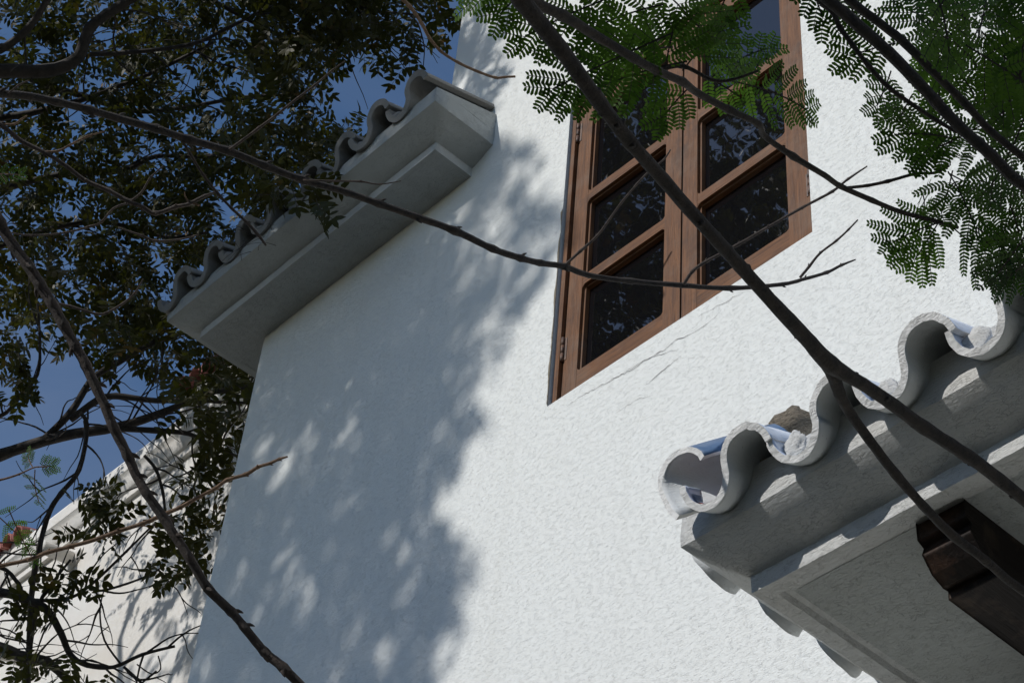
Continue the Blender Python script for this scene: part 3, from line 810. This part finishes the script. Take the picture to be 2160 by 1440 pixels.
# right-hand feathery tree
TR = Vector((0.5, -2.2, 0))
ft = tag(empty('feathery_tree', TR), 'tree with fern-like feathery leaves and thick dark forked limb crossing the window', 'tree')
HR = Vector((-0.62, -0.95, 4.25))
tk = MB(); tube(tk, [TR, (0.45, -2.1, 1.2), (0.2, -1.8, 2.6), (-0.2, -1.4, 3.6), HR], [0.16, 0.13, 0.11, 0.085, 0.06], 12, 6, 0.05, 0.1)
tk.build('trunk', M_barkd, ft)
def pre(p, r): 
    return [(HR.x, HR.y, HR.z, r * 1.3), tuple(HR.lerp(p, 0.5) + Vector((0, 0, 0.12))) + (r * 1.1,)]
def flimb(pts, w, D, hub=True, m_=None, name='branch', knots=0.12, parent=None, root=None):
    mb = MB(); w0 = w[0]; d0 = D[0] if isinstance(D, (list, tuple)) else D
    P, rr = pxtube(mb, pts, w, D, sides=12, pre=pre(PD(pts[0][0], pts[0][1], d0), w0 * d0 / F / 2) if hub else None, knots=knots, rough=0.1)
    return mb, P
mb, P = flimb([(1050, -80), (1100, 0), (1180, 100), (1260, 210), (1330, 300), (1400, 380), (1490, 482), (1560, 560), (1640, 648), (1700, 712), (1752, 768), (1820, 810), (1880, 850), (1950, 902), (2040, 960), (2110, 1012), (2200, 1085)],
    [42, 39, 35, 32, 30, 29, 28, 29, 30, 33, 37, 28, 28, 29, 28, 28, 27], [1.75, 2.3])
for k in range(26):                                 # knots and scars
    i = random.randrange(5, len(P) - 1); p = P[i].lerp(P[i + 1], random.random())
    blob(mb, p + rvec() * 0.0055, (0.004, 0.004, 0.004), 0, k, 0.3, 5)
mb.build('branch', M_barkd, ft)
mb, P = flimb([(1735, 752), (1758, 790), (1772, 830), (1795, 872), (1840, 935), (1890, 1000), (1950, 1068), (2010, 1128), (2080, 1182), (2130, 1225), (2200, 1275)], [31, 30, 25, 22, 21, 21, 20, 20, 20, 19, 18], [2.10, 2.35], False)
mb.build('branch', M_barkd, ft)
mb, P = flimb([(1640, -90), (1730, -15), (1820, 63), (1873, 110), (1923, 160), (1973, 213), (2023, 267), (2090, 327), (2140, 377), (2210, 425)], [26, 26, 25, 25, 24], 2.3); mb.build('branch', M_barkd, ft)
mb, P = flimb([(1740, -70), (1793, 0), (1857, 50), (1907, 90), (1960, 143), (2040, 223), (2090, 277), (2160, 333), (2220, 380)], [20, 19, 18, 16, 15], 2.45); mb.build('branch', M_barkd, ft)
mb, P = flimb([(1690, -60), (1727, 0), (1757, 27), (1773, 60), (1800, 97), (1833, 140), (1873, 183), (1923, 220), (1980, 257), (2020, 280)], [12, 11, 10, 8], 2.5, knots=0.3); mb.build('branch', M_barkd, ft)
mb, P = flimb([(1070, -60), (1120, 0), (1187, 33), (1253, 73), (1337, 123), (1387, 150), (1440, 173), (1473, 197), (1540, 233), (1600, 262), (1613, 287), (1673, 330), (1740, 370), (1773, 393), (1840, 423), (1900, 447), (1973, 467), (2020, 480)],
    [28, 26, 23, 21, 19, 18, 17, 16, 15, 14, 13, 13, 12, 12, 11, 10, 9, 8], [2.1, 2.9], knots=0.35)
br = mb.build('branch', M_barkd, ft)
mb, P = flimb([(1783, 397), (1830, 392), (1873, 383), (1933, 367), (1973, 365), (2003, 350)], [7, 7, 7, 6, 5], 2.85, False, knots=0.5); mb.build('twig', M_barkg, br)
mb, P = flimb([(1387, 150), (1440, 140), (1500, 168), (1540, 170), (1600, 150)], [10, 9, 7, 5], 2.6, False, knots=0.4); mb.build('twig', M_barkd, br)
A = ([], [], [], [])
fr_list = [((1420, 70), (1170, 165), 2.3, 150), ((1450, 130), (1230, 185), 2.45, 120), ((1330, -20), (1110, 60), 2.35, 120), ((1200, -60), (1000, -15), 2.4, 70),
 ((1130, -40), (1060, 20), 2.4, 60), ((1400, 10), (1250, 50), 2.4, 120),
 ((1545, 172), (1700, 215), 2.7, 95), ((1470, 150), (1560, 195), 2.75, 80), ((1400, 160), (1420, 60), 2.55, 110), ((1440, 150), (1530, 40), 2.6, 110),
 ((1370, 140), (1290, 150), 2.6, 110), ((1460, 180), (1400, 240), 2.7, 70), ((1500, 165), (1620, 90), 2.75, 60), ((1380, -40), (1490, 60), 2.5, 110), ((1560, -60), (1500, 60), 2.6, 90),
 ((1420, 100), (1300, 100), 2.5, 120), ((1460, 100), (1560, 130), 2.6, 80),
 ((2010, 292), (1890, 275), 2.7, 105), ((2010, 300), (1950, 320), 2.75, 85), ((1890, 92), (1795, 112), 2.6, 85), ((1880, 150), (1850, 215), 2.6, 60), ((1925, 200), (1900, 240), 2.6, 50),
 ((1700, -60), (1735, 30), 2.6, 60), ((1760, -50), (1800, 20), 2.6, 70),
 ((2000, 362), (2060, 480), 2.8, 100), ((2000, 365), (2120, 430), 2.8, 105), ((2010, 360), (1985, 440), 2.8, 90), ((2060, 380), (2180, 400), 2.8, 100), ((2005, 350), (1990, 290), 2.8, 80),
 ((1990, 468), (1885, 500), 2.85, 105), ((1980, 470), (1930, 540), 2.85, 95), ((2010, 480), (2090, 560), 2.85, 90), ((2060, 480), (2150, 540), 2.85, 110), ((2180, 470), (2100, 570), 2.75, 95), ((2200, 540), (2110, 590), 2.75, 90), ((2130, 430), (2160, 530), 2.8, 100), 
 ((1940, 395), (1945, 440), 2.85, 25)]
for a, b_, D, pl in fr_list: pfrond(A, a, b_, D, pl)
for _ in range(44):
    x = random.uniform(1940, 2240); y = random.uniform(-60, 300)
    if y - 0.9 * (x - 1900) > 20: y = max(0, 0.7 * (x - 1900))
    th = random.uniform(0, 6.28); l = random.uniform(110, 180)
    if x < 2040 and math.cos(th) < 0: th += math.pi
    pfrond(A, (x, y), (x + l * math.cos(th), y + l * math.sin(th)), random.uniform(2.35, 3.0), random.uniform(90, 130), 0.7)
LIMBPTS = [(1090, -10, 1.78), (1180, 100, 1.8), (1330, 300, 1.9), (1490, 482, 2.0), (1640, 648, 2.05), (1752, 768, 2.1), (1820, 840, 2.15), (1800, 50, 2.3), (1950, 180, 2.35), (2100, 330, 2.4), (1850, 50, 2.45), (2000, 200, 2.5), (2000, 200, 2.5)]
for _ in range(95):                               # the same crown overhead, towards the sun: it keeps the limbs in shade
    i = random.randrange(len(LIMBPTS) - 1); q = LIMBPTS[i]
    p = PD(q[0] + random.uniform(-80, 80), q[1] + random.uniform(-80, 80), q[2]) + SUN * random.uniform(1.5, 2.6); d = rvec()
    frond(*A, p - d * 0.12, p + d * 0.14, (SUN + rvec() * 0.4).normalized(), 0.11, npin=12, ll=0.014, lw=0.0066, sp=0.0075)
for _ in range(170):  # unseen fronds added sunward to shade the upper-right cluster
    p = PD(random.uniform(1840, 2230), random.uniform(-80, 330), random.uniform(2.3, 2.9)) + SUN * random.uniform(0.6, 2.6); d = rvec()
    if (p - CAM).dot(MD) > 0 or True:
        c_ = p - CAM; z_ = c_.dot(MF); x_ = c_.dot(MR) / z_ * F + 1080; y_ = c_.dot(MD) / z_ * F + 720
        if -60 < x_ < 2230 and -60 < y_ < 1500 and z_ > 0: continue
    frond(*A, p - d * 0.12, p + d * 0.14, (SUN + rvec() * 0.4).normalized(), 0.11, npin=12, ll=0.014, lw=0.0066, sp=0.0075)
for _ in range(24):                                # canopy overhead, outside the picture, shading the limbs
    p = Vector((-1.15, -0.95, 4.45)) + Vector((random.uniform(-0.5, 0.6), random.uniform(-0.45, 0.45), random.uniform(-0.55, 0.5)))
    d = rvec(); d.z *= 0.3; d.normalize()
    frond(*A, p, p + d * 0.26, (SUN + rvec() * 0.5).normalized(), 0.12, npin=12, ll=0.011, lw=0.0046, sp=0.0055)
cr = MB(); cr.add(A[0], A[1], 0); cr.add(A[2], A[3], 1)
cr.build('crown', [M_feather, M_barkd], ft)

# left-hand bare branched tree
TL = Vector((-3.6, -1.1, 0))
bt = tag(empty('bare_tree', TL), 'nearly leafless tree sending long thin bare branches across from the left edge', 'tree')
HL = Vector((-3.3, -0.7, 4.3))
tk = MB(); tube(tk, [TL, (-3.55, -1.0, 1.5), (-3.4, -0.9, 3), HL], [0.12, 0.1, 0.075, 0.04], 12, 6, 0.05, 0.1)
tk.build('trunk', M_barkg, bt)
def bl(pts, w, D, hub=False, m_=M_barkg, name='branch', parent=None, knots=0.35, sides=8):
    mb = MB(); d0 = D[0] if isinstance(D, (list, tuple)) else D; w0 = w[0]; pr_ = None
    if hub:
        p = PD(pts[0][0], pts[0][1], d0); r = w0 * d0 / F / 2
        pr_ = [(HL.x, HL.y, HL.z, r * 1.5), tuple(HL.lerp(p, 0.55) + Vector((0, 0, 0.1))) + (r * 1.2,)]
    P, rr = pxtube(mb, pts, w, D, sides=sides, pre=pr_, knots=knots, rough=0.12)
    P = P[3:] if hub else P; rr = rr[3:] if hub else rr
    for i in range(1, len(P) - 1):                  # buds at the nodes
        d = (P[i + 1] - P[i]).normalized(); s = (rvec() - d * 0.0); s = (s - d * s.dot(d)).normalized()
        tube(mb, [P[i], P[i] + s * rr[i] * 1.3 + d * rr[i] * 0.6, P[i] + s * rr[i] * 1.9 + d * rr[i] * 1.6], [rr[i] * 0.8, rr[i] * 0.45, rr[i] * 0.12], 6, 2)
    return mb.build(name, m_, parent or bt)
a = bl([(-60, 186), (0, 197), (60, 203), (120, 215), (190, 232), (250, 250), (330, 272), (400, 295), (480, 318), (560, 350), (640, 380), (720, 402), (800, 430), (880, 458), (960, 487), (1040, 525), (1100, 545), (1140, 555), (1190, 562), (1240, 580), (1330, 593), (1440, 602), (1540, 608), (1650, 600), (1700, 588), (1745, 575), (1775, 560), (1805, 548)],
   [19, 18, 18, 17, 17, 17, 17, 17, 17, 16, 16, 15, 15, 15, 15, 14, 14, 13, 13, 12, 11, 11, 10, 9, 8, 7, 6, 3], [3.3, 3.9], True, M_barkd)
bl([(485, 316), (545, 272), (590, 238), (625, 210), (665, 180), (700, 150), (730, 128)], [7, 6, 6, 5, 5, 4, 2], 3.4, parent=a, name='twig')
bl([(1192, 560), (1225, 530), (1260, 498), (1285, 465), (1310, 430), (1345, 388), (1370, 362), (1400, 338), (1415, 316)], [6, 6, 5, 5, 4, 4, 3], 3.7, parent=a, name='twig')
bl([(1443, 600), (1462, 572), (1490, 552), (1560, 515), (1620, 480), (1690, 440), (1755, 405), (1790, 378), (1830, 351)], [7, 7, 7, 7, 6, 6, 6, 5, 3], 3.75, parent=a, name='twig')
bl([(1688, 586), (1708, 562), (1730, 535), (1765, 508), (1790, 485), (1810, 464)], [6, 6, 5, 5, 4, 3], 3.8, parent=a, name='twig')
bl([(640, 380), (700, 382), (760, 383), (800, 389), (847, 382)], [4, 4, 4, 3, 2], 3.5, parent=a, name='twig')
bl([(382, 292), (405, 330), (430, 370), (460, 408), (490, 440), (520, 468), (545, 495), (562, 518)], [5, 6, 6, 6, 6, 6, 7, 4], 3.45, parent=a, name='twig', m_=M_barkg)
bl([(18, 198), (40, 180), (62, 170)], [4, 4, 3], 3.3, parent=a, name='twig')
d_ = bl([(-60, 225), (0, 262), (30, 285), (50, 300), (95, 322), (140, 350), (180, 380), (230, 402), (272, 425), (300, 436), (328, 450), (370, 437), (400, 430), (430, 415), (458, 404)], [11, 11, 10, 10, 9, 9, 9, 9, 10, 9, 9, 8, 8, 7, 4], 3.6, True)
bl([(93, 321), (125, 318), (150, 305), (185, 288), (222, 277)], [6, 5, 5, 4, 3], 3.6, parent=d_, name='twig', m_=M_barkt)
bl([(2, 262), (30, 262), (45, 252), (58, 244)], [5, 5, 4, 3], 3.6, parent=d_, name='twig', m_=M_barkt)
bl([(275, 426), (300, 405), (318, 375), (345, 350)], [6, 5, 4, 3], 3.6, parent=d_, name='twig')
bl([(272, 428), (240, 440), (215, 468), (190, 478), (130, 492), (60, 496), (20, 490)], [5, 5, 5, 5, 4, 4, 3], 3.65, parent=d_, name='twig')
bl([(400, 430), (392, 415), (390, 405)], [4, 3, 2], 3.6, parent=d_, name='twig', m_=M_barkt)
bl([(405, 428), (418, 432), (425, 433)], [4, 4, 2], 3.6, parent=d_, name='twig', m_=M_barkt)
bb = bl([(-60, 360), (-25, 420), (0, 470), (30, 520), (60, 560), (85, 600), (110, 640), (135, 685), (160, 730), (182, 770), (200, 810), (222, 855), (240, 900), (270, 960), (290, 1005), (310, 1040), (345, 1090), (370, 1130), (400, 1175), (440, 1240), (490, 1290), (515, 1320), (560, 1375), (600, 1408), (660, 1470)],
   [26, 25, 25, 24, 24, 24, 23, 23, 22, 22, 22, 21, 21, 22, 20, 20, 22, 20, 21, 20, 20, 19, 20, 21, 20], [3.0, 2.8], True, knots=0.2)
bl([(122, 640), (150, 646), (180, 655), (205, 662), (225, 660), (260, 640), (285, 618), (303, 588)], [5, 6, 5, 6, 5, 5, 4, 3], 3.1, parent=bb, name='twig')
bl([(250, 480), (300, 497), (330, 508), (380, 505), (420, 495)], [3, 5, 5, 4, 3], 3.5, parent=a, name='twig')
tw = bl([(-60, 1205), (0, 1193), (60, 1180), (100, 1165), (150, 1152), (200, 1138), (250, 1120), (300, 1104), (345, 1085), (380, 1070), (420, 1048), (455, 1030), (480, 1012), (520, 1000), (545, 985), (570, 977), (590, 968), (607, 963)], [9, 9, 9, 9, 9, 9, 9, 9, 9, 9, 8, 8, 8, 8, 8, 7, 6, 4], [3.5, 3.3], True, M_barkt)
A = ([], [], [], [])
bl([(-60, 1020), (0, 1012), (40, 1000), (75, 985), (100, 985)], [5, 5, 4, 3, 2], 3.5, name='twig', m_=M_barkt, parent=tw)
for a_, b_, D, pl in (((75, 990), (86, 1045), 3.5, 42), ((70, 985), (62, 960), 3.5, 28), ((-30, 1065), (55, 1130), 3.5, 45), ((20, 1075), (72, 1165), 3.5, 26), ((-30, 370), (40, 362), 3.5, 22), ((80, 985), (110, 980), 3.5, 16)):
    pfrond(A, a_, b_, D, pl, sp=0.0036, ll=0.0065, lw=0.0026)
cr = MB(); cr.add(A[0], A[1], 0); cr.add(A[2], A[3], 1)
cr.build('young_leaves', [M_feather, M_barkt], bt)

# ------------------------------------------------------------------ unseen trees added across the court to block low sky light
vs_, fs_ = [], []
for _ in range(1500):
    d = rvec() * (random.random() ** 0.35); d.z *= 0.85
    p = Vector((0, 0, 4.6)) + Vector((d.x * 2.6, d.y * 2.0, d.z * 2.9))
    compound(vs_, fs_, p, random.uniform(2.2, 3.4))
spots = [(-9.5, -9.5, 0.92), (-4.6, -11, 1.0), (0.6, -10.5, 1.05), (5.4, -9.5, 1.0), (9.5, -6.5, 1.0), (7.5, -1.5, 0.9)]
names = ['leftmost as seen from the wall', 'second from the left end of the row', 'third from the left end of the row', 'tallest near the middle of the row', 'second from the right end of the row', 'closest to the tiled canopy']
cmesh = None
for i, (x, y, k_) in enumerate(spots):
    gt = empty('sky_block_tree', Vector((x, y, 0)))
    tag(gt, 'unseen round tree added opposite the white wall to block sky light, ' + names[i], 'tree', 'unseen trees added to block sky light')
    if cmesh is None:
        m_ = MB(); m_.v = [(v[0] + x, v[1] + y, v[2]) for v in vs_]; m_.f = fs_; m_.m = [0] * len(fs_); m_.sm = [False] * len(fs_)
        c_ = m_.build('crown', M_leaf, gt)
        m_ = MB(); tube(m_, [(x, y, 0), (x + 0.1, y, 1.5), (x, y, 3), (x, y, 5)], [0.22, 0.17, 0.14, 0.08], 10, 4); t_ = m_.build('trunk', M_barkl, gt)
        cmesh = (c_.data, t_.data)
    else:
        for nm, me in zip(('crown', 'trunk'), cmesh):
            o = bpy.data.objects.new(nm, me); col.objects.link(o); o.parent = gt
    gt.scale = (k_, k_, k_); gt.rotation_euler = (0, 0, i * 1.3)
